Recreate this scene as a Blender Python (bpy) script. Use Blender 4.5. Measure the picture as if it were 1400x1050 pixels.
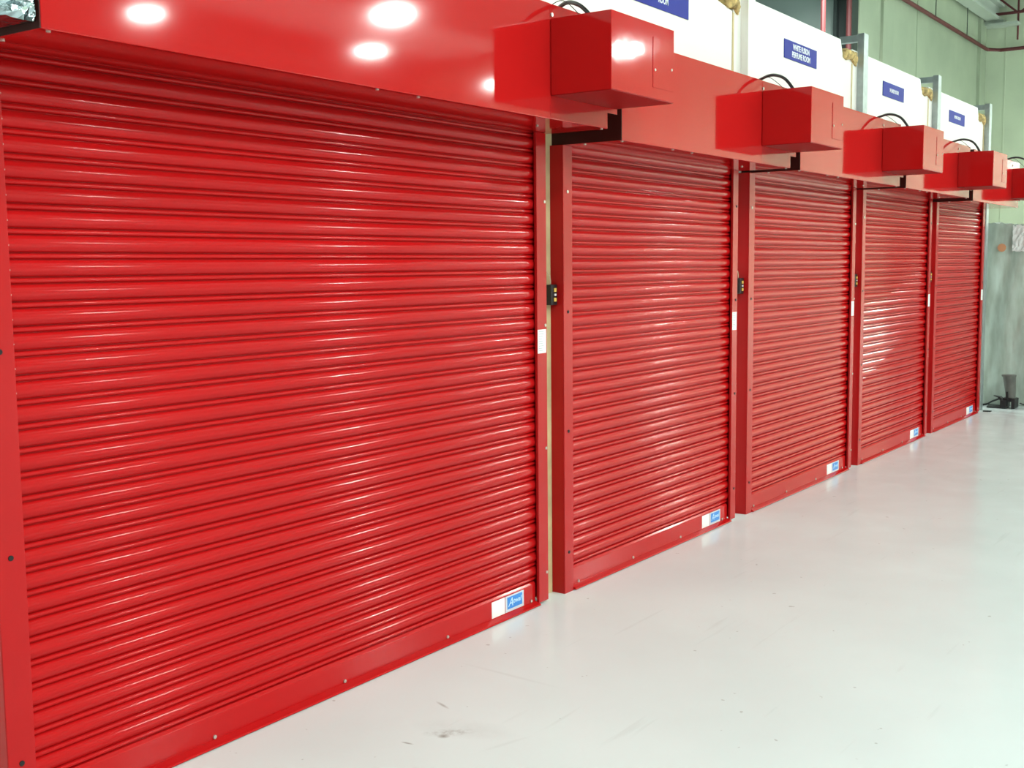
import bpy, bmesh, math, random
from mathutils import Vector, Matrix
random.seed(7)
for o in list(bpy.data.objects): bpy.data.objects.remove(o)
C = bpy.context.scene.collection
scene = bpy.context.scene

# ---------------------------------------------------------------- camera
F_PX, PITCH, ROLL, YAW = 1588.36, 0.101635, -0.0094739, 0.6122155
fw = Vector((math.cos(PITCH)*math.cos(YAW), math.cos(PITCH)*math.sin(YAW), -math.sin(PITCH)))
r0 = fw.cross(Vector((0, 0, 1))).normalized(); u0 = r0.cross(fw)
rt = math.cos(ROLL)*r0 + math.sin(ROLL)*u0
up = -math.sin(ROLL)*r0 + math.cos(ROLL)*u0
cd = bpy.data.cameras.new('camera'); cam = bpy.data.objects.new('camera', cd); C.objects.link(cam)
cd.sensor_width = 36; cd.sensor_fit = 'HORIZONTAL'; cd.lens = F_PX/1400*36
m = Matrix((rt, up, -fw)).transposed().to_4x4(); m.translation = Vector((0, -3.2496, 1.7434))
cam.matrix_world = m; cd.clip_end = 200
scene.camera = cam

# ---------------------------------------------------------------- view and light
scene.view_settings.view_transform = 'Standard'; scene.view_settings.look = 'None'
scene.view_settings.gamma = 1; scene.view_settings.use_curve_mapping = False
scene.view_settings.exposure = -0.66
w = bpy.data.worlds.new('world'); scene.world = w; w.use_nodes = True
w.node_tree.nodes['Background'].inputs[0].default_value = (0.9, 1.0, 0.97, 1)
w.node_tree.nodes['Background'].inputs[1].default_value = 0.1
LAMP_POWER = 1250.0
FILL_STRENGTH = 0.62
LAMPS = [(22.7, -16.9, 2.2), (30.4, -15.2, 1.5), (34.5, -15.0, 1.3, 4.2), (15.1, -17.0, 1.0), (26.0, -20.6, .9), (18.9, -21.6, .9), (33.5, -21.4, .9),
         (7.4, -17.0, 1.0), (-0.4, -17.0, .8), (19.8, -8.6, .5), (27.0, -8.6, .5), (4.6, -10.0, .7), (-3.0, -10.0, .6), (1.5, -4.6, .28),  # entries ending this line are added fill near the viewpoint
         (23.5, 4.9, .7), (16.0, 4.9, .6), (35.0, -4.2, .8)]  # lamps added to brighten the background and end wall
LAMP_Z = 8.0

# ---------------------------------------------------------------- helpers
def setp(o, label=None, cat=None, group=None, kind=None):
    if label: o['label'] = label
    if cat: o['category'] = cat
    if group: o['group'] = group
    if kind: o['kind'] = kind
    return o

def empty(name, loc=(0, 0, 0), label=None, cat=None, group=None):
    o = bpy.data.objects.new(name, None); C.objects.link(o); o.location = loc
    o.empty_display_size = 0.05
    return setp(o, label, cat, group)

def link(name, bm, mat, parent=None, smooth=False, bevel=0.0, seg=2):
    bmesh.ops.recalc_face_normals(bm, faces=bm.faces)
    me = bpy.data.meshes.new(name)
    if smooth:
        for f in bm.faces: f.smooth = True
    bm.to_mesh(me); bm.free()
    if smooth: me.set_sharp_from_angle(angle=math.radians(38))
    me.materials.append(mat)
    o = bpy.data.objects.new(name, me); C.objects.link(o)
    if parent is not None:
        o.parent = parent
        p = parent; off = Vector((0, 0, 0))
        while p is not None: off += p.location; p = p.parent
        o.location = -off
    if bevel:
        b = o.modifiers.new('bevel', 'BEVEL'); b.width = bevel; b.segments = seg; b.limit_method = 'ANGLE'
    return o

def box(bm, x0, x1, y0, y1, z0, z1):
    v = [bm.verts.new(p) for p in ((x0,y0,z0),(x1,y0,z0),(x1,y1,z0),(x0,y1,z0),(x0,y0,z1),(x1,y0,z1),(x1,y1,z1),(x0,y1,z1))]
    for f in ((3,2,1,0),(4,5,6,7),(0,1,5,4),(1,2,6,5),(2,3,7,6),(3,0,4,7)): bm.faces.new([v[i] for i in f])

def B(*args):
    bm = bmesh.new()
    if isinstance(args[0], (tuple, list)):
        for a in args: box(bm, *a)
    else: box(bm, *args)
    return bm

def cyl(bm, c, axis, r, h, n=16, r2=None):
    """cylinder centred at c along axis"""
    a = Vector(axis).normalized(); q = a.to_track_quat('Z', 'Y')
    mt = Matrix.Translation(Vector(c)) @ q.to_matrix().to_4x4()
    bmesh.ops.create_cone(bm, cap_ends=True, segments=n, radius1=r, radius2=r if r2 is None else r2, depth=h, matrix=mt)

def prism_x(prof, x0, x1, bm=None):
    """closed (y,z) profile extruded along X"""
    bm = bm or bmesh.new()
    a = [bm.verts.new((x0, y, z)) for y, z in prof]; b = [bm.verts.new((x1, y, z)) for y, z in prof]
    n = len(prof)
    for i in range(n): bm.faces.new((a[i], a[(i+1) % n], b[(i+1) % n], b[i]))
    bm.faces.new(a); bm.faces.new(list(reversed(b)))
    return bm

def prism_y(prof, y0, y1, bm=None):
    bm = bm or bmesh.new()
    a = [bm.verts.new((x, y0, z)) for x, z in prof]; b = [bm.verts.new((x, y1, z)) for x, z in prof]
    n = len(prof)
    for i in range(n): bm.faces.new((a[i], a[(i+1) % n], b[(i+1) % n], b[i]))
    bm.faces.new(a); bm.faces.new(list(reversed(b)))
    return bm

def tube(pts, r, n=8, bm=None, sub=6):
    """smooth tube through pts (Catmull-Rom)"""
    bm = bm or bmesh.new()
    P = [Vector(p) for p in pts]
    if len(P) > 2 and sub > 1:
        Q = [P[0]] + P + [P[-1]]; out = []
        for i in range(1, len(Q)-2):
            for k in range(sub):
                t = k/sub; p0, p1, p2, p3 = Q[i-1], Q[i], Q[i+1], Q[i+2]
                out.append(0.5*((2*p1)+(-p0+p2)*t+(2*p0-5*p1+4*p2-p3)*t*t+(-p0+3*p1-3*p2+p3)*t**3))
        out.append(P[-1]); P = out
    rings = []; ref = None
    for i, p in enumerate(P):
        d = (P[min(i+1, len(P)-1)] - P[max(i-1, 0)]).normalized()
        if ref is None: ref = d.orthogonal().normalized()
        ref = (ref - d*ref.dot(d)).normalized(); s = d.cross(ref)
        rings.append([bm.verts.new(p + r*(math.cos(2*math.pi*k/n)*ref + math.sin(2*math.pi*k/n)*s)) for k in range(n)])
    for a, b in zip(rings, rings[1:]):
        for k in range(n): bm.faces.new((a[k], a[(k+1) % n], b[(k+1) % n], b[k]))
    bm.faces.new(rings[0]); bm.faces.new(list(reversed(rings[-1])))
    return bm

def text_part(name, body, size, cx, cz, y, mat, parent, sx=1.0, bold=0.0, shear=0.0, align='CENTER'):
    """lettering on a wall facing -Y, converted to a mesh"""
    cu = bpy.data.curves.new(name, 'FONT'); cu.body = body; cu.size = size; cu.align_x = align; cu.align_y = 'CENTER'
    cu.extrude = 0.0006; cu.offset = bold; cu.shear = shear; cu.resolution_u = 3; cu.space_line = 0.85
    t = bpy.data.objects.new(name + '_src', cu); C.objects.link(t)
    dg = bpy.context.evaluated_depsgraph_get()
    me = bpy.data.meshes.new_from_object(t.evaluated_get(dg))
    bpy.data.objects.remove(t); bpy.data.curves.remove(cu)
    me.transform(Matrix.Translation((cx, y, cz)) @ Matrix.Rotation(math.pi/2, 4, 'X') @ Matrix.Diagonal((sx, 1, 1, 1)))
    me.name = name; me.materials.clear(); me.materials.append(mat)
    o = bpy.data.objects.new(name, me); C.objects.link(o); o.parent = parent
    p = parent; off = Vector((0, 0, 0))
    while p is not None: off += p.location; p = p.parent
    o.location = -off
    return o

# ---------------------------------------------------------------- materials
def mat(name, col, rough=0.5, ior=1.5, metal=0.0, spec=0.5, bump=None, vary=None, coat=0.0, emit=None):
    """bump=(scale, strength, detail, stretch xyz); vary=(scale, amount)"""
    m = bpy.data.materials.new(name); m.use_nodes = True; nt = m.node_tree
    b = nt.nodes['Principled BSDF']
    b.inputs['Base Color'].default_value = (*col, 1); b.inputs['Roughness'].default_value = rough
    b.inputs['IOR'].default_value = ior
    b.inputs['Metallic'].default_value = metal; b.inputs['Specular IOR Level'].default_value = spec
    b.inputs['Coat Weight'].default_value = coat; b.inputs['Coat Roughness'].default_value = 0.1
    tc = nt.nodes.new('ShaderNodeTexCoord')
    if bump:
        mp = nt.nodes.new('ShaderNodeMapping'); mp.inputs['Scale'].default_value = bump[3] if len(bump) > 3 else (1, 1, 1)
        n = nt.nodes.new('ShaderNodeTexNoise'); n.inputs['Scale'].default_value = bump[0]; n.inputs['Detail'].default_value = bump[2]
        bp = nt.nodes.new('ShaderNodeBump'); bp.inputs['Strength'].default_value = bump[1]; bp.inputs['Distance'].default_value = 0.01
        nt.links.new(tc.outputs['Object'], mp.inputs[0]); nt.links.new(mp.outputs[0], n.inputs['Vector'])
        nt.links.new(n.outputs['Fac'], bp.inputs['Height']); nt.links.new(bp.outputs[0], b.inputs['Normal'])
    if vary:
        n = nt.nodes.new('ShaderNodeTexNoise'); n.inputs['Scale'].default_value = vary[0]; n.inputs['Detail'].default_value = 6
        rp = nt.nodes.new('ShaderNodeMapRange'); rp.inputs['To Min'].default_value = 1-vary[1]; rp.inputs['To Max'].default_value = 1+vary[1]
        rp.inputs['From Min'].default_value = .3; rp.inputs['From Max'].default_value = .7
        mx = nt.nodes.new('ShaderNodeVectorMath'); mx.operation = 'SCALE'; mx.inputs[0].default_value = col
        nt.links.new(tc.outputs['Object'], n.inputs['Vector']); nt.links.new(n.outputs['Fac'], rp.inputs[0])
        nt.links.new(rp.outputs[0], mx.inputs['Scale']); nt.links.new(mx.outputs[0], b.inputs['Base Color'])
    if emit:
        b.inputs['Emission Color'].default_value = (*emit[0], 1); b.inputs['Emission Strength'].default_value = emit[1]
    return m

RED = (0.47, 0.009, 0.009)
M_hood = mat('red_gloss_sheet', RED, 0.06, ior=1.37, spec=0.5, bump=(1.6, 0.05, 1.0))
M_box = mat('red_gloss_box', RED, 0.055, ior=1.37, spec=0.5, bump=(5.0, 0.08, 2.0))
M_darkbrown = mat('dark_oxide_end_plate', (0.045, 0.008, 0.006), 0.5, spec=0.2)  # near-black brown for the hood end plates and foil bracket
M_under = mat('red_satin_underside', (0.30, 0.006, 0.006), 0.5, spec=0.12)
M_slat = mat('red_gloss_slat', (0.475, 0.007, 0.008), 0.09, ior=1.3, spec=0.42, bump=(2.5, 0.09, 1.5), vary=(1.3, 0.04))
M_rail = mat('red_satin_rail', (0.45, 0.009, 0.010), 0.22, ior=1.3, spec=0.5, bump=(3, 0.05, 1.0), vary=(2.0, 0.06))
M_white = mat('white_wall_panel', (0.86, 0.86, 0.80), 0.45, spec=0.3, bump=(1.0, 0.03, 1.0), vary=(0.9, 0.025))
M_cream = mat('cream_sealant', (0.62, 0.50, 0.27), 0.7, vary=(9, 0.18))
M_foam = mat('yellowed_foam', (0.52, 0.38, 0.15), 0.9, bump=(30, 0.8, 4), vary=(24, 0.5))
M_galv = mat('galvanised_steel', (0.42, 0.47, 0.47), 0.42, metal=0.65, vary=(18, 0.12))
M_foil = mat('crumpled_foil', (0.36, 0.43, 0.45), 0.16, metal=1.0, bump=(16, 1.0, 3.0))
M_black = mat('black_plastic', (0.012, 0.012, 0.013), 0.35)
M_hole = mat('dark_hole', (0.01, 0.006, 0.006), 0.8)
M_zinc = mat('zinc_screw', (0.55, 0.52, 0.46), 0.35, metal=0.8)
M_label = mat('white_label', (0.85, 0.85, 0.83), 0.4)
M_print = mat('grey_print', (0.45, 0.46, 0.46), 0.6)
M_blue = mat('blue_sticker', (0.03, 0.23, 0.66), 0.35)
M_lightblue = mat('light_blue_print', (0.55, 0.78, 0.95), 0.4)
M_silver = mat('silver_border', (0.62, 0.66, 0.72), 0.4)
M_sign = mat('blue_sign', (0.022, 0.030, 0.30), 0.5, spec=0.12)
M_signtx = mat('white_lettering', (0.85, 0.9, 0.95), 0.5)
M_yellow = mat('amber_button', (0.75, 0.48, 0.10), 0.4)
M_wht = mat('white_button', (0.8, 0.75, 0.75), 0.4)
M_wire = mat('cream_wire', (0.55, 0.45, 0.30), 0.5)
M_conc = mat('green_grey_concrete', (0.40, 0.45, 0.33), 0.8, bump=(4, 0.15, 4), vary=(0.7, 0.10))
M_conc_lit = mat('pale_green_end_wall', (0.64, 0.70, 0.53), 0.8, bump=(4, 0.15, 4), vary=(0.7, 0.08))  # concrete colour lightened to stand in for light on the end wall
M_clad = mat('blue_grey_cladding', (0.34, 0.40, 0.38), 0.65, vary=(0.6, 0.08))
M_dark = mat('dark_steel', (0.02, 0.03, 0.028), 0.5)
M_pipe = mat('red_oxide_pipe', (0.13, 0.025, 0.027), 0.6)
M_beam = mat('painted_beam', (0.50, 0.54, 0.48), 0.6)
M_deck = mat('grey_roof_deck', (0.22, 0.27, 0.25), 0.6, vary=(0.5, 0.1))
M_grey = mat('grey_paint', (0.13, 0.13, 0.115), 0.5, vary=(8, 0.2))
M_orange = mat('orange_sticker', (0.75, 0.33, 0.17), 0.6)
M_halls = mat('pale_hall_wall', (0.40, 0.43, 0.40), 0.7)

def wrap_mat():
    m = mat('cloudy_plastic_wrap', (0.42, 0.47, 0.42), 0.22, spec=0.7, bump=(3.0, 0.6, 5.0, (1.5, 1.5, 0.45)))
    nt = m.node_tree; b = nt.nodes['Principled BSDF']
    tc = nt.nodes.new('ShaderNodeTexCoord'); mp = nt.nodes.new('ShaderNodeMapping'); mp.inputs['Scale'].default_value = (1, 5, 1.2)
    n = nt.nodes.new('ShaderNodeTexNoise'); n.inputs['Scale'].default_value = 2.2; n.inputs['Detail'].default_value = 5
    cr = nt.nodes.new('ShaderNodeValToRGB'); e = cr.color_ramp.elements
    e[0].position = .32; e[0].color = (0.42, 0.47, 0.40, 1); e[1].position = .72; e[1].color = (0.62, 0.71, 0.64, 1)
    nt.links.new(tc.outputs['Object'], mp.inputs[0]); nt.links.new(mp.outputs[0], n.inputs['Vector'])
    nt.links.new(n.outputs['Fac'], cr.inputs[0]); nt.links.new(cr.outputs[0], b.inputs['Base Color'])
    return m
M_wrap = wrap_mat()

def floor_mat():
    m = bpy.data.materials.new('pale_grey_epoxy'); m.use_nodes = True; nt = m.node_tree; N = nt.nodes; L = nt.links
    b = N['Principled BSDF']; b.inputs['Roughness'].default_value = 0.16; b.inputs['Specular IOR Level'].default_value = 0.5; b.inputs['IOR'].default_value = 1.3
    tc = N.new('ShaderNodeTexCoord')
    def noise(sc, det, vec=None, rough=.5):
        n = N.new('ShaderNodeTexNoise'); n.inputs['Scale'].default_value = sc; n.inputs['Detail'].default_value = det
        n.inputs['Roughness'].default_value = rough
        L.new(vec or tc.outputs['Object'], n.inputs['Vector']); return n.outputs['Fac']
    def rng(x, a, bb, c, d):
        r = N.new('ShaderNodeMapRange'); r.inputs[1].default_value = a; r.inputs[2].default_value = bb; r.inputs[3].default_value = c; r.inputs[4].default_value = d
        L.new(x, r.inputs[0]); return r.outputs[0]
    def math_(op, a, bv):
        q = N.new('ShaderNodeMath'); q.operation = op
        for i, v in enumerate((a, bv)):
            if isinstance(v, (int, float)): q.inputs[i].default_value = v
            else: L.new(v, q.inputs[i])
        return q.outputs[0]
    base = rng(noise(0.8, 5), .3, .7, 0.95, 1.05)
    # dirt stain where something leaked, with its own ragged outline
    def blob(cx, cy, rx, ry, rot=0.0, sharp=0.5):
        mp = N.new('ShaderNodeMapping'); mp.vector_type = 'TEXTURE'
        mp.inputs['Location'].default_value = (cx, cy, 0); mp.inputs['Scale'].default_value = (rx, ry, 1); mp.inputs['Rotation'].default_value = (0, 0, rot)
        L.new(tc.outputs['Object'], mp.inputs[0])
        ln = N.new('ShaderNodeVectorMath'); ln.operation = 'LENGTH'; L.new(mp.outputs[0], ln.inputs[0])
        return rng(ln.outputs['Value'], sharp, 1.0, 1.0, 0.0)
    rag = rng(noise(22, 6, rough=.7), .42, .62, 0.0, 1.0)
    rag2 = rng(noise(9, 6, rough=.7), .35, .65, 0.25, 1.0)
    st = math_('ADD', math_('MULTIPLY', math_('MULTIPLY', blob(3.30, -.625, .105, .040, -.85, .1), rag), .50), math_('MULTIPLY', blob(3.262, -.632, .026, .020, -.9, .1), .65))
    st = math_('ADD', st, math_('MULTIPLY', math_('MULTIPLY', blob(3.36, -.65, .22, .10, -1.3, .0), rag2), .17))
    st2 = math_('ADD', math_('MULTIPLY', blob(3.504, -.435, .055, .010, -1.935, .2), .45), math_('MULTIPLY', blob(3.93, -.457, .30, .016, -1.604, .1), .09))
    st3 = math_('ADD', math_('MULTIPLY', blob(3.14, -.559, .030, .008, -1.454, .3), .55), math_('MULTIPLY', blob(3.34, -.865, .13, .014, -.33, .1), .08))
    stain = math_('ADD', math_('ADD', st, st2), st3)
    sp = rng(noise(16, 2), .735, .76, 0.0, 0.35)           # small specks
    mp = N.new('ShaderNodeMapping'); mp.inputs['Scale'].default_value = (0.5, 7, 1); mp.inputs['Rotation'].default_value = (0, 0, 0.6)
    L.new(tc.outputs['Object'], mp.inputs[0])
    scr = rng(noise(2.0, 3, mp.outputs[0]), .66, .72, 0.0, 0.07)
    tot = math_('ADD', math_('ADD', stain, sp), scr)
    mc = N.new('ShaderNodeMix'); mc.data_type = 'RGBA'; L.new(tot, mc.inputs[0])
    sc = N.new('ShaderNodeVectorMath'); sc.operation = 'SCALE'; sc.inputs[0].default_value = (0.72, 0.79, 0.785); L.new(base, sc.inputs['Scale'])
    L.new(sc.outputs[0], mc.inputs[6]); mc.inputs[7].default_value = (0.15, 0.125, 0.09, 1)
    L.new(mc.outputs[2], b.inputs['Base Color'])
    bp = N.new('ShaderNodeBump'); bp.inputs['Strength'].default_value = 0.05; bp.inputs['Distance'].default_value = 0.01
    L.new(noise(2.5, 3), bp.inputs['Height']); L.new(bp.outputs[0], b.inputs['Normal'])
    L.new(rng(noise(3, 4), .3, .7, .12, .24), b.inputs['Roughness'])
    return m
M_floor = floor_mat()

# ---------------------------------------------------------------- the hall
XW, XE, YN, YF, ZC = -9.0, 39.4, -30.0, 9.0, 10.0
def struct(name, bm, mt, parent=None, label=None, **k):
    o = link(name, bm, mt, parent, **k); o['kind'] = 'structure'
    if label: o['label'] = label
    return o
struct('floor', B(XW-.2, XE+.2, YN-.2, YF+.2, -.2, 0), M_floor, label='glossy pale grey epoxy floor with scuffs and a dirt stain')
struct('ceiling', B(XW-.2, XE+.2, YN-.2, YF+.2, ZC, ZC+.2), M_deck, label='dark grey metal roof deck')
struct('wall_back', B((XE, XE+.2, YN, 6.0, 0, ZC), (XE-.012, XE, 5.40, 5.43, 0, ZC), (XE-.012, XE, 3.4, 3.43, 0, ZC)), M_conc_lit, label='green-grey concrete end wall behind the last shutter')
struct('wall_left', B((27.34, XE+.2, 6.0, 6.2, 0, ZC), (28.9, 29.7, 5.93, 6.0, 0, ZC), (31.9, 31.93, 5.985, 6.0, 0, ZC), (38.3, 38.9, 5.9, 6.0, 0, ZC)), M_conc, label='green-grey concrete side wall above the white partition')
struct('wall_far', B((XW, 27.34, 8.6, 8.8, 0, ZC), (27.34, 27.5, 6.2, 8.8, 0, ZC), (20.0, 20.04, 8.57, 8.6, 0, ZC), (24, 24.04, 8.57, 8.6, 0, ZC)), M_clad, label='blue-grey clad wall recessed behind the concrete wall')
struct('wall_right', B(XW, XE, YN-.2, YN, 0, ZC), M_halls)
struct('wall_front', B(XW-.2, XW, YN, YF, 0, ZC), M_halls)
for i, (ya, yb) in enumerate(((-7.6, -4.4), (-14.2, -11.4), (-27.0, -23.0))):  # glowing strips added for soft fill, no real openings in the roof
    m_fill = mat('daylit_roof_sheet', (0.8, 0.85, 0.82), 0.6, emit=((0.93, 1.0, 0.98), FILL_STRENGTH))
    struct('window_%d' % (i+1), B(XW+2, XE-2.5, ya, yb, ZC-.05, ZC-.01), m_fill, label='translucent daylit roof strip')
# recess shade strip, beam, pipes, roof steel
o = link('steel_column', B((26.90, 27.32, 6.02, 6.10, 0, ZC), (26.90, 27.32, 6.38, 6.46, 0, ZC), (27.06, 27.16, 6.10, 6.38, 0, ZC)), M_dark)  # dark strip stands in for shade on the return of the recess
setp(o, 'dark steel column standing in the recess beside the red vertical pipe', 'column')
o = link('roof_beam', B((18, 39.3, 5.45, 5.85, 9.12, 9.20), (18, 39.3, 5.62, 5.68, 9.20, 9.6), (18, 39.3, 5.45, 5.85, 9.6, 9.68), (38.7, 39.3, 5.35, 5.95, 8.98, 9.12)), M_beam)
setp(o, 'pale painted steel roof beam running along the side wall under the roof', 'beam')
PG = 'red oxide sprinkler pipes'
o = link('pipe', tube([(24.6, 5.85, 0), (24.6, 5.85, 10)], .055, sub=1), M_pipe, smooth=True); setp(o, 'vertical dark red pipe, the one farther from the dark column', 'pipe', PG)
o = link('pipe', tube([(26.35, 5.9, 0), (26.35, 5.9, 10)], .06, sub=1), M_pipe, smooth=True); setp(o, 'vertical dark red pipe close against the dark steel column', 'pipe', PG)
t = empty('sprinkler_pipe', (30, 5.8, 8.35), 'dark red pipe running high along the side wall, turning at the corner', 'pipe', PG)
link('main_run', tube([(28.0, 5.82, 8.28), (38.80, 5.82, 8.28), (39.15, 5.5, 8.28), (39.15, -6, 8.28)], .055, sub=1), M_pipe, t, smooth=True)
for k, x in enumerate((29.5, 33.0, 36.3)):
    link('hanger_rod', tube([(x, 5.82, 8.3), (x, 5.82, 10)], .012, sub=1, n=6), M_dark, t)
t = empty('roof_truss', (38.9, 4, 9.3), 'dark red steel roof framework in the upper right corner', 'roof truss')
link('bottom_chord', tube([(38.9, 5.95, 9.33), (38.9, -6, 9.33)], .045, sub=1), M_pipe, t)
link('top_chord', tube([(38.9, 5.95, 9.94), (38.9, -6, 9.94)], .04, sub=1), M_pipe, t)
for y0, y1, z0, z1 in ((5.9, 5.9, 9.33, 9.94), (4.97, 4.97, 8.5, 9.94), (5.7, 5.0, 9.94, 9.33), (4.9, 4.1, 9.33, 9.94), (4.1, 3.3, 9.94, 9.33)):
    link('web_bar', tube([(38.9, y0, z0), (38.9, y1, z1)], .03, sub=1), M_pipe, t)
o = link('light_batten', B(38.5, 38.9, 4.9, 5.75, 8.92, 9.0), M_beam); setp(o, 'pale batten fitting hung below the roof steel in the upper right corner', 'light fitting')

# high-bay lamps, some read from reflections, some added as fill
def highbay_or_fill(x, y, z=LAMP_Z, power=LAMP_POWER, lab='round high-bay lamp hanging from the hall roof'):
    t = empty('high_bay_lamp', (x, y, z), lab, 'lamp', 'high-bay lamps over the hall')
    bm = bmesh.new()
    prof = [(.36, -.02), (.34, .08), (.24, .22), (.12, .30), (.10, .5), (.0, .52)]
    vs = [[bm.verts.new((x+r*math.cos(a*math.pi/12), y+r*math.sin(a*math.pi/12), z+h)) for a in range(24)] for r, h in prof[:-1]]
    for a, b in zip(vs, vs[1:]):
        for k in range(24): bm.faces.new((a[k], a[(k+1) % 24], b[(k+1) % 24], b[k]))
    bm.faces.new(vs[-1])
    link('shade', bm, M_galv, t, smooth=True)
    link('suspension_rod', tube([(x, y, z+.5), (x, y, ZC-.06)], .012, sub=1, n=6), M_dark, t)
    l = bpy.data.lights.new('bulb_light', 'AREA'); l.shape = 'DISK'; l.size = .66; l.energy = power; l.color = (0.94, 1.0, 0.95)
    lo = bpy.data.objects.new('bulb_light', l); C.objects.link(lo); lo.parent = t; lo.location = (0, 0, 0.0)
for q_ in LAMPS: highbay_or_fill(q_[0], q_[1], z=(q_[3] if len(q_) > 3 else LAMP_Z), power=LAMP_POWER*q_[2])
t = empty('wall_floodlight', (39.0, -4.9, 4.6), 'floodlight mounted on the end wall', 'lamp')
link('housing', B(38.95, 39.4, -5.2, -4.6, 4.45, 4.95), M_galv, t)
l = bpy.data.lights.new('flood_light', 'AREA'); l.shape = 'RECTANGLE'; l.size = .5; l.size_y = .4; l.energy = 200
lo = bpy.data.objects.new('flood_light', l); C.objects.link(lo); lo.parent = t; lo.location = (-.08, 0, .1); lo.rotation_euler = (0, math.radians(75), 0)

# ---------------------------------------------------------------- white partition
YW = 0.085
def panel(x0, x1, zt, cham=True):
    if cham: prof = [(x0, 0), (x1, 0), (x1, zt-.13), (x1-.22, zt-.10), (x1-.27, zt), (x0, zt)]
    else: prof = [(x0, 0), (x1, 0), (x1, zt), (x0, zt)]
    o = struct('wall_partition', prism_y(prof, YW, YW+.10), M_white, bevel=.004); o['label'] = 'white insulated partition panel above and behind the red shutters'
    return o
panel(-3.0, 2.60, 3.54); panel(2.605, 4.965, 3.54)
panel(4.97, 7.335, 3.54); panel(7.35, 9.69, 3.54); panel(9.70, 11.935, 3.50); panel(11.95, 14.18, 3.46)
# joint cover strips between the panels, yellowed
for i, (x, z) in enumerate(((7.342, 3.40), (9.695, 3.38), (11.942, 3.34), (14.20, 3.34))):
    o = struct('trim_%d' % (i+1), B(x-.012, x+.012, YW-.004, YW+.05, 2.7, z), M_cream); o['label'] = 'yellowed sealant line between two white wall panels'
o = struct('trim_5', B((4.95, 5.099, YW-.006, YW+.0, 0, 2.357), (4.95, 5.117, YW-.006, YW, 2.357, 2.46)), M_cream); o['label'] = 'cream strip showing between first and second shutter'
# foam
labs = ['yellow-brown sealing foam at the panel joint behind the second shutter hood',
        'yellow-brown sealing foam beside the tall post nearest the two-line blue sign',
        'yellow-brown sealing foam beside the middle galvanised post',
        'yellow-brown sealing foam beside the galvanised post at the far end of the wall']
def foam(xa, xb, z, lab):
    bm = bmesh.new(); rnd = random.Random(int(xa*10))
    nx, nz = 12, 6
    g = [[None]*(nz+1) for _ in range(nx+1)]
    for side in (0,):
        for i in range(nx+1):
            for j in range(nz+1):
                s = i/nx; tt = j/nz
                low = z-.065-.03*s - .012*math.sin(s*9)
                zz = low + (z - low + .012*rnd.uniform(-1, 1))*tt
                y = YW - .003 - .035*math.sin(math.pi*s)**.5*math.sin(math.pi*(.15+.7*tt)) + .006*rnd.uniform(-1, 1)
                g[i][j] = bm.verts.new((xa+(xb-xa)*s, y, zz))
    for i in range(nx):
        for j in range(nz): bm.faces.new((g[i][j], g[i+1][j], g[i+1][j+1], g[i][j+1]))
    geo = bmesh.ops.extrude_face_region(bm, geom=list(bm.faces))
    for v in geo['geom']:
        if isinstance(v, bmesh.types.BMVert): v.co.y = YW + .06
    o = link('foam_filler', bm, M_foam, smooth=True); setp(o, lab, 'sealing foam', 'foam at the wall panel joints')
    return o
foam(7.22, 7.43, 3.50, labs[0]); foam(9.47, 9.815, 3.475, labs[1]); foam(11.73, 12.075, 3.435, labs[2]); foam(13.95, 14.22, 3.395, labs[3])
# galvanised posts with a top arm reaching back over the wall
plabs = ['white-painted post rising just past the foam behind the second shutter hood',
         'tall galvanised steel post right of the two-line blue sign',
         'middle galvanised steel post, between the two small one-line signs',
         'galvanised steel post at the far end of the white wall']
for (x, zt, lab) in ((7.47, 3.68, plabs[0]), (9.83, 3.645, plabs[1]), (12.09, 3.585, plabs[2]), (14.23, 3.535, plabs[3])):
    M_p = M_white if x < 8 else M_galv  # first post coloured white to imitate strong light washing it out
    t = empty('galvanised_post', (x, .06, 0), lab, 'post', 'galvanised posts along the partition')
    zb_ = 0.0 if x > 14 else 2.875
    link('upright', B((x, x+.11, .03, .036, zb_, zt), (x, x+.006, .036, YW-.001, zb_, zt), (x+.104, x+.11, .036, YW-.001, zb_, zt)), M_p, t)
    link('top_arm', B(x-.004, x+.05, .036, .24, zt-.065, zt-.01), M_p, t)

# ---------------------------------------------------------------- signs
def sign(x0, x1, z0, z1, lines, lab):
    t = empty('room_sign', ((x0+x1)/2, YW-.004, z0), lab, 'sign', 'blue room signs on the white wall')
    link('plate', B(x0, x1, YW-.006, YW, z0, z1), M_sign, t, bevel=.001)
    for body, size, cx, cz, sx in lines:
        text_part('lettering', body, size, cx, cz, YW-.0072, M_signtx, t, sx=sx, bold=size*.022)
sign(5.98, 6.68, 3.245, 3.44, [('WHITE PERFUME', .060, 6.335, 3.366, .90), ('ROOM', .060, 6.342, 3.302, .72)], 'blue sign cut by the top of the photo, ending in ROOM')
sign(8.228, 8.878, 3.232, 3.367, [('WHITE FUSION', .058, 8.553, 3.327, .83), ('PERFUME ROOM', .058, 8.553, 3.272, .86)], 'blue two-line sign reading WHITE FUSION PERFUME ROOM')
sign(10.515, 11.13, 3.216, 3.343, [('IN BASE ROOM', .048, 10.83, 3.280, .80)], 'blue one-line sign reading IN BASE ROOM')
sign(12.72, 13.335, 3.195, 3.315, [('MIXING ROOM', .046, 13.03, 3.258, .80)], 'smallest blue one-line sign, farthest along the white wall')

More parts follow.
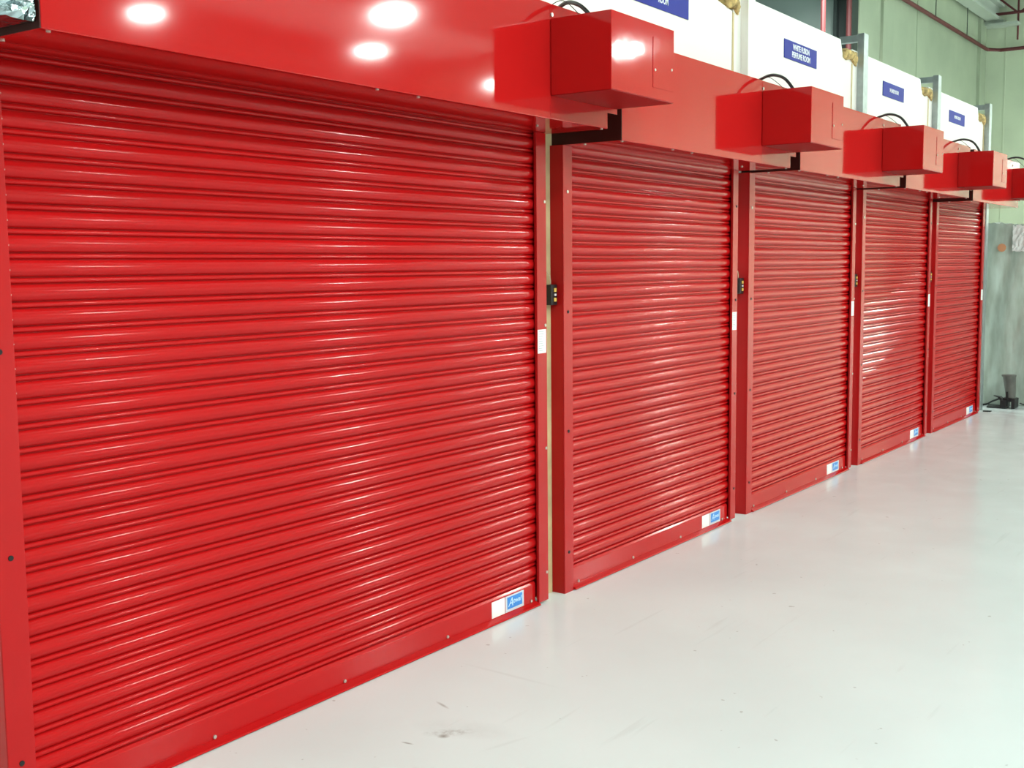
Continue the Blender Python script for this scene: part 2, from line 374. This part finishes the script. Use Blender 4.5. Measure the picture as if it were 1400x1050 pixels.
# ---------------------------------------------------------------- roller shutters
PITCHZ = 0.075; Z0 = 2.0744
def curtain_profile(ztop):
    """closed y,z profile: broad convex laths with a small bead between them"""
    yb = .036; pts = []
    z = .124
    k = 0
    while z < ztop:
        # going up: groove, bead, groove, broad curve
        pts += [(yb+.006, z+.0005), (yb+.006, z+.0025), (yb-.001, z+.0045), (yb-.0050, z+.0075), (yb-.0065, z+.0120), (yb-.0050, z+.0165), (yb-.001, z+.0195), (yb+.006, z+.0215), (yb+.006, z+.0235)]
        n = 11; a0 = z+.0250; a1 = z+PITCHZ-.0012
        for i in range(n):
            s = i/(n-1)
            pts.append((yb+.002-.0165*math.sin(math.pi*(.05+.90*s))**.65, a0+(a1-a0)*s))
        z += PITCHZ; k += 1
    pts = [p for p in pts if p[1] < ztop]
    return pts + [(yb, ztop), (yb+.020, ztop), (yb+.020, .124)]

def shutter(idx, xp, xpi, xri, xro, hx0, seam, hx1, zb, zt, bz0, bz1, bw, lab, light_rivets=False):
    t = empty('roller_shutter', ((xp+xro)/2, 0, 0), lab, 'shutter', 'red roller shutters along the wall')
    # curtain
    cu = link('curtain', prism_x(curtain_profile(zb+.02), xpi-.02, xri+.025), M_slat, t, smooth=True)
    # bottom rail: plate with toe flange
    br = link('bottom_rail', prism_x([(.022, .0215), (.022, .112), (.030, .124), (.050, .124), (.050, .003), (-.013, .003), (-.015, .006), (-.013, .012), (.016, .0215)], xpi+.004, xri-.004), M_slat, t, bevel=.0015)
    wdt = xri-xpi
    for k in range(4):
        x = xpi + wdt*(.255+.243*k) if idx == 0 else xpi+wdt*(.04+.305*k)
        bm = bmesh.new(); cyl(bm, (x, .019, .031), (0, 1, 0), .0075, .006); link('bolt', bm, M_zinc, br, smooth=True)
    # guide rails: lipped channels
    gl = link('guide_rail', B((xp, xpi, 0, .004, 0.0, zb), (xp, xp+.004, .004, YW, 0.0, zb), (xp+.004, xpi-.03, .075, YW, 0, zb), (xpi-.004, xpi, .004, .016, 0, zb)), M_rail, t, bevel=.002)
    gr = link('guide_rail', B((xri, xro, 0, .004, 0.012, zb), (xro-.004, xro, .004, YW, 0.012, zb), (xri+.03, xro-.004, .075, YW, .012, zb), (xri, xri+.004, .004, .016, .012, zb)), M_rail, t, bevel=.002)
    for j, z in enumerate((.22, .87, 1.50, 2.12)):
        bm = bmesh.new(); cyl(bm, ((xp+xpi)/2-.002, -.001, z), (0, 1, 0), .0085, .004); link('screw_hole' if z < 2 or idx == 0 else 'screw', bm, M_hole if z < 2 or idx == 0 else M_zinc, gl, smooth=True)
        bm = bmesh.new(); cyl(bm, ((xri+xro)/2+(.028 if light_rivets else .012), -.001, z-(.06 if light_rivets else 0)), (0, 1, 0), .0085 if not light_rivets else .0075, .004)
        link('rivet' if light_rivets else 'screw_hole', bm, M_zinc if light_rivets else M_hole, gr, smooth=True)
    # rating label on right rail
    lb = link('label', B(xri+.002, xro-.010, -.0012, 0, 1.300, 1.420), M_label, gr); lb['label'] = 'white printed rating label'
    bm = bmesh.new(); rr = random.Random(idx)
    for k in range(9):
        z = 1.408-.012*k; box(bm, xri+.010, xri+.010+rr.uniform(.025, .05), -.0018, -.0013, z, z+.003)
    # (fine print belongs to the label)
    for v in bm.verts: pass
    me = bm; link('print', me, M_print, gr)
    # stickers on the bottom rail
    sx = {0: 4.468, 1: 6.80, 2: 9.105, 3: 11.40, 4: 13.55}[idx]
    z0 = .036
    s1 = link('sticker', B(sx, sx+.110, .0208, .022, z0-.012, z0+.070), M_label, br); s1['label'] = 'plain white sticker'
    s2 = link('sticker', B(sx+.116, sx+.275, .0206, .022, z0-.012, z0+.070), M_silver, br); s2['label'] = 'blue maker sticker with silver border'
    link('sticker_face', B(sx+.130, sx+.261, .0200, .0206, z0+.0015, z0+.0625), M_blue, br)
    text_part('lettering', 'A', .062, sx+.158, z0+.032, .0198, M_lightblue, br, sx=1.0, bold=0, shear=.35)
    text_part('lettering', 'twal', .036, sx+.214, z0+.035, .0198, M_lightblue, br, sx=1.15, bold=.0004, shear=.3)
    # hood
    hd = link('hood', B(hx0, seam-.001, -.335, YW-.003, zb, zt), M_hood, t, bevel=.003)
    ec = link('hood_end_cover', B(seam+.001, hx1, -.3335, YW-.003, zb+.001, zt-.001), M_hood, t, bevel=.003)
    link('mounting_tab', B(hx1-.01, hx1+.092, -.333, -.329, zb+.078, zb+.125), M_hood, ec)
    for (x, y) in ((hx0+.035, -.315), (hx0+.03, -.10), (seam-1.15, -.315) , (seam-.9, -.305), (hx1-.03, -.315), (hx1-.33, -.14)):
        bm = bmesh.new(); cyl(bm, (x, y, zb-.001), (0, 0, 1), .007, .006, 12); link('screw', bm, M_zinc, hd, smooth=True)
    bm = bmesh.new(); cyl(bm, (seam+.01, -.337, zt-.05), (0, 1, 0), .009, .008, 12); link('screw', bm, M_zinc, hd, smooth=True)  # zinc disc added for a glint of light on the hood seam
    # motor cover
    x0, x1 = seam, seam+bw
    ep = link('end_plate', B(hx0-.004, hx0, -.3345, YW-.003, zb+.001, zt-.002), M_darkbrown, t); ep['label'] = 'dark unpainted end plate'
    mc = link('motor_cover', B(x0, x1, -.65, -.336, bz0, bz1), M_box, t, bevel=.003)
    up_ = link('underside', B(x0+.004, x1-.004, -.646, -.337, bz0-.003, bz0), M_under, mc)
    link('access_flap', B(x0+bw*.64, x1-.006, -.6525, -.65, bz0+.05, bz1-.06), M_box, mc, bevel=.001)
    for q_ in ((x1-.03, -.654, bz0+.15), (x0+bw*.67, -.654, bz0+.13)):
        bm = bmesh.new(); cyl(bm, q_, (0, 1, 0), .006, .004, 12); link('lock', bm, M_zinc, mc, smooth=True)
    # supply cable arching from the hood top into the motor cover
    s = seam; dz_ = .05 if idx == 0 else .028
    c = link('power_cable', tube([(s+.30, -.04, zt-.004), (s+.29, -.08, zt+.01-dz_/2), (s+.24, -.18, zt+.055-dz_), (s+.14, -.33, zt+.075-dz_), (s+.065, -.45, zt+.035-dz_), (s+.04, -.52, bz1-.004)], .0095), M_black, t, smooth=True)
    link('thin_wire', tube([(s+.27, -.06, zt), (s+.20, -.18, zt+.025), (s+.13, -.32, zt+.035), (s+.07, -.46, bz1-.002)], .002, n=5), M_black, t, smooth=True)
    if idx == 0:
        for k in range(13):
            z = .124+PITCHZ*(k+16)+.045
            bm = bmesh.new(); cyl(bm, (xpi+.008, .0205, z), (0, 1, 0), .0035, .006, 8); link('end_rivet', bm, M_zinc, cu, smooth=True)  # zinc dots added for glints of light at the slat ends
    return t

SL = ['widest red roller shutter, nearest, filling the left half of the photo',
      'second red roller shutter from the left, with wavy highlights near its foot',
      'third red roller shutter from the left, middle one of the five',
      'fourth red roller shutter from the left, second to last',
      'fifth and farthest red roller shutter beside the plastic-wrapped stack']
#        xp     xpi    xri     xro    hx0    seam   hx1    zb     zt    bz0   bz1   bw
SH = [(1.915, 2.008, 4.854, 4.941, 1.930, 4.475, 4.985, 2.400, 2.909, 2.505, 2.842, .590),
      (5.101, 5.188, 7.189, 7.269, 5.122, 6.858, 7.336, 2.357, 2.862, 2.467, 2.797, .562),
      (7.451, 7.545, 9.551, 9.627, 7.503, 9.216, 9.695, 2.355, 2.855, 2.453, 2.784, .562),
      (9.800, 9.880, 11.815, 11.889, 9.862, 11.480, 11.925, 2.353, 2.845, 2.440, 2.760, .560),
      (12.050, 12.130, 13.955, 14.045, 12.075, 13.760, 14.120, 2.335, 2.835, 2.430, 2.750, .560)]
for i, a in enumerate(SH): shutter(i, *a, SL[i], light_rivets=(i in (0, 2)))

# neighbouring hood end before the first shutter, wrapped in crumpled foil
t = empty('foil_wrapped_hood_end', (1.6, -.1, 2.42), 'crumpled silver foil covering the hood end at the top left corner', 'foil cover')
bm = bmesh.new(); nx, nz = 26, 30; rnd = random.Random(3)
g = [[bm.verts.new((1.45+.472*i/nx, -.325+(rnd.uniform(-.008, .008) if 0 < i < nx else 0), 2.418+.48*j/nz+rnd.uniform(-.003, .003))) for j in range(nz+1)] for i in range(nx+1)]
for i in range(nx):
    for j in range(nz): bm.faces.new((g[i][j], g[i+1][j], g[i+1][j+1], g[i][j+1]))
geo = bmesh.ops.extrude_face_region(bm, geom=list(bm.faces))
for v in geo['geom']:
    if isinstance(v, bmesh.types.BMVert): v.co.y = .05
link('foil', bm, M_foil, t)
link('bracket', B(1.45, 1.80, -.30, .05, 2.408, 2.416), M_darkbrown, t)

# ---------------------------------------------------------------- push-button boxes
CL = ['black push-button box with amber buttons in the gap between first and second shutter',
      'black push-button box with amber buttons between second and third shutter',
      'black push-button box between third and fourth shutter',
      'black push-button box between fourth and fifth shutter',
      'black push-button box on the outer side of the last shutter']
for i, (xr, w_) in enumerate(((5.099, .058), (7.449, .062), (9.798, .062), (12.048, .062), (14.105, .055))):
    x0, x1 = xr-w_, xr; y0 = .034 if i else .038
    t = empty('control_box', (x0, y0, 1.537), CL[i], 'control box', 'push-button boxes between the shutters')
    link('case', B(x0, x1, y0, YW-.002, 1.537, 1.643), M_black, t, bevel=.003)
    xm = x0+.60*w_
    for z, mt, h in ((1.565, M_yellow, .010), (1.590, M_wht, .006), (1.615, M_yellow, .010)):
        link('button', B(xm-.012 if h > .008 else xm-.008, xm+.010 if h > .008 else xm+.008, y0-.006, y0, z-h, z+h), mt, t, bevel=.002)
    link('wire', tube([(x0-.008, .075, 1.72), (x0+.008, .066, 1.705), (x0+.024, .060, 1.68), (x0+.028, .060, 1.645)], .0028, n=6), M_wire, t, smooth=True)

# ---------------------------------------------------------------- things past the last shutter
t = empty('wrapped_stack', (15.4, -.5, 0), 'tall stack shrouded in cloudy plastic wrap beyond the last shutter', 'wrapped stack')
bm = bmesh.new()
def wrapface(P, Q, n, m_, z0, z1, seed):
    rnd = random.Random(seed); P = Vector(P); Q = Vector(Q); nrm = (Q-P).cross(Vector((0, 0, 1))).normalized()
    g = []
    for i in range(n+1):
        row = []
        for j in range(m_+1):
            s = i/n; tt = j/m_
            d = .016*math.sin(s*31+2*math.sin(tt*5))*(.3+tt) + .012*math.sin(s*13+tt*9) + .006*rnd.uniform(-1, 1)
            if i in (0, n): d = 0
            zz = z0+(z1-z0)*tt + (.03*math.sin(s*7+1)+.012*rnd.uniform(-1, 1) if j == m_ else 0)
            p = P+(Q-P)*s + nrm*d
            row.append(bm.verts.new((p.x, p.y, zz)))
        g.append(row)
    for i in range(n):
        for j in range(m_): bm.faces.new((g[i][j], g[i+1][j], g[i+1][j+1], g[i][j+1]))
    return g
g1 = wrapface((14.9, .24, 0), (14.9, -1.3, 0), 60, 40, .004, 2.17, 1)
g2 = wrapface((14.9, -1.3, 0), (16.4, -1.3, 0), 40, 40, .004, 2.17, 2)
g3 = wrapface((16.4, -1.3, 0), (16.4, .24, 0), 20, 40, .004, 2.17, 3)
g4 = wrapface((16.4, .24, 0), (14.9, .24, 0), 20, 40, .004, 2.17, 4)
bm.faces.new([r[-1] for gg in (g1, g2, g3, g4) for r in gg[:-1]])
link('plastic_wrap', bm, M_wrap, t, smooth=True)
bm = bmesh.new(); cyl(bm, (14.868, -.01, 1.90), (1, 0, 0), .05, .004, 10)
o = link('sticker', bm, M_orange, t); o['label'] = 'orange sticker'
bm = bmesh.new(); rnd = random.Random(9)
gg = [[bm.verts.new((14.862+rnd.uniform(-.015, .012), -.13-.16*i/8, 1.86+.30*j/10+rnd.uniform(-.01, .01))) for j in range(11)] for i in range(9)]
for i in range(8):
    for j in range(10): bm.faces.new((gg[i][j], gg[i+1][j], gg[i+1][j+1], gg[i][j+1]))
geo = bmesh.ops.extrude_face_region(bm, geom=list(bm.faces))
for v in geo['geom']:
    if isinstance(v, bmesh.types.BMVert): v.co.x = 14.884
o = link('crumpled_sheet', bm, M_label, t); o['label'] = 'white crumpled film near the top'

t = empty('tapered_stand', (14.63, -.2, 0), 'small dark grey tapered stand on a black footed base', 'stand')
bm = bmesh.new()
def ring(cx, cy, rx, ry, z, n=20): return [bm.verts.new((cx+rx*math.cos(2*math.pi*k/n), cy+ry*math.sin(2*math.pi*k/n), z)) for k in range(n)]
rs = [ring(14.63, -.222, .06, .050, .09), ring(14.63, -.215, .065, .056, .16), ring(14.63, -.195, .07, .072, .37), ring(14.63, -.190, .078, .082, .38), ring(14.63, -.190, .078, .082, .397)]
for a, b in zip(rs, rs[1:]):
    for k in range(20): bm.faces.new((a[k], a[(k+1) % 20], b[(k+1) % 20], b[k]))
bm.faces.new(rs[0]); bm.faces.new(rs[-1])
link('tapered_body', bm, M_grey, t, smooth=True)
link('spine', B(14.555, 14.59, -.20, -.175, .03, .20), M_black, t, bevel=.004)
link('base', B((14.52, 14.74, -.19, -.12, .004, .10), (14.52, 14.74, -.285, -.245, .004, .12), (14.56, 14.72, -.27, -.14, .08, .125)), M_black, t, bevel=.006)
link('foot', prism_y([(14.52, .004), (14.64, .004), (14.63, .03), (14.53, .018)], -.13, .03), M_black, t, bevel=.003)
link('foot', prism_x([(-.13, .05), (-.08, .12), (-.02, .14), (-.10, .13), (-.15, .09)], 14.6, 14.7), M_black, t, bevel=.003)
o = link('cable', tube([(14.72, .12, .012), (14.95-.12, .09, .012), (14.80, .03, .05), (14.74, -.08, .10)], .011), M_black, smooth=True)
setp(o, 'black cable trailing on the floor from the dark tapered stand to the shutter', 'cable')
o = link('cable', tube([(14.74, -.30, .05), (14.78, -.34, .03), (14.76, -.40, .009), (14.70, -.60, .009)], .008), M_black, smooth=True)
setp(o, 'thin black cable on the floor at the right edge, right of the tapered stand', 'cable')
o = link('floor_strip', B(14.13, 14.19, -.105, -.02, 0.0, .012), M_black, bevel=.003)
setp(o, 'small flat black strip lying on the floor at the foot of the last shutter', 'strip')
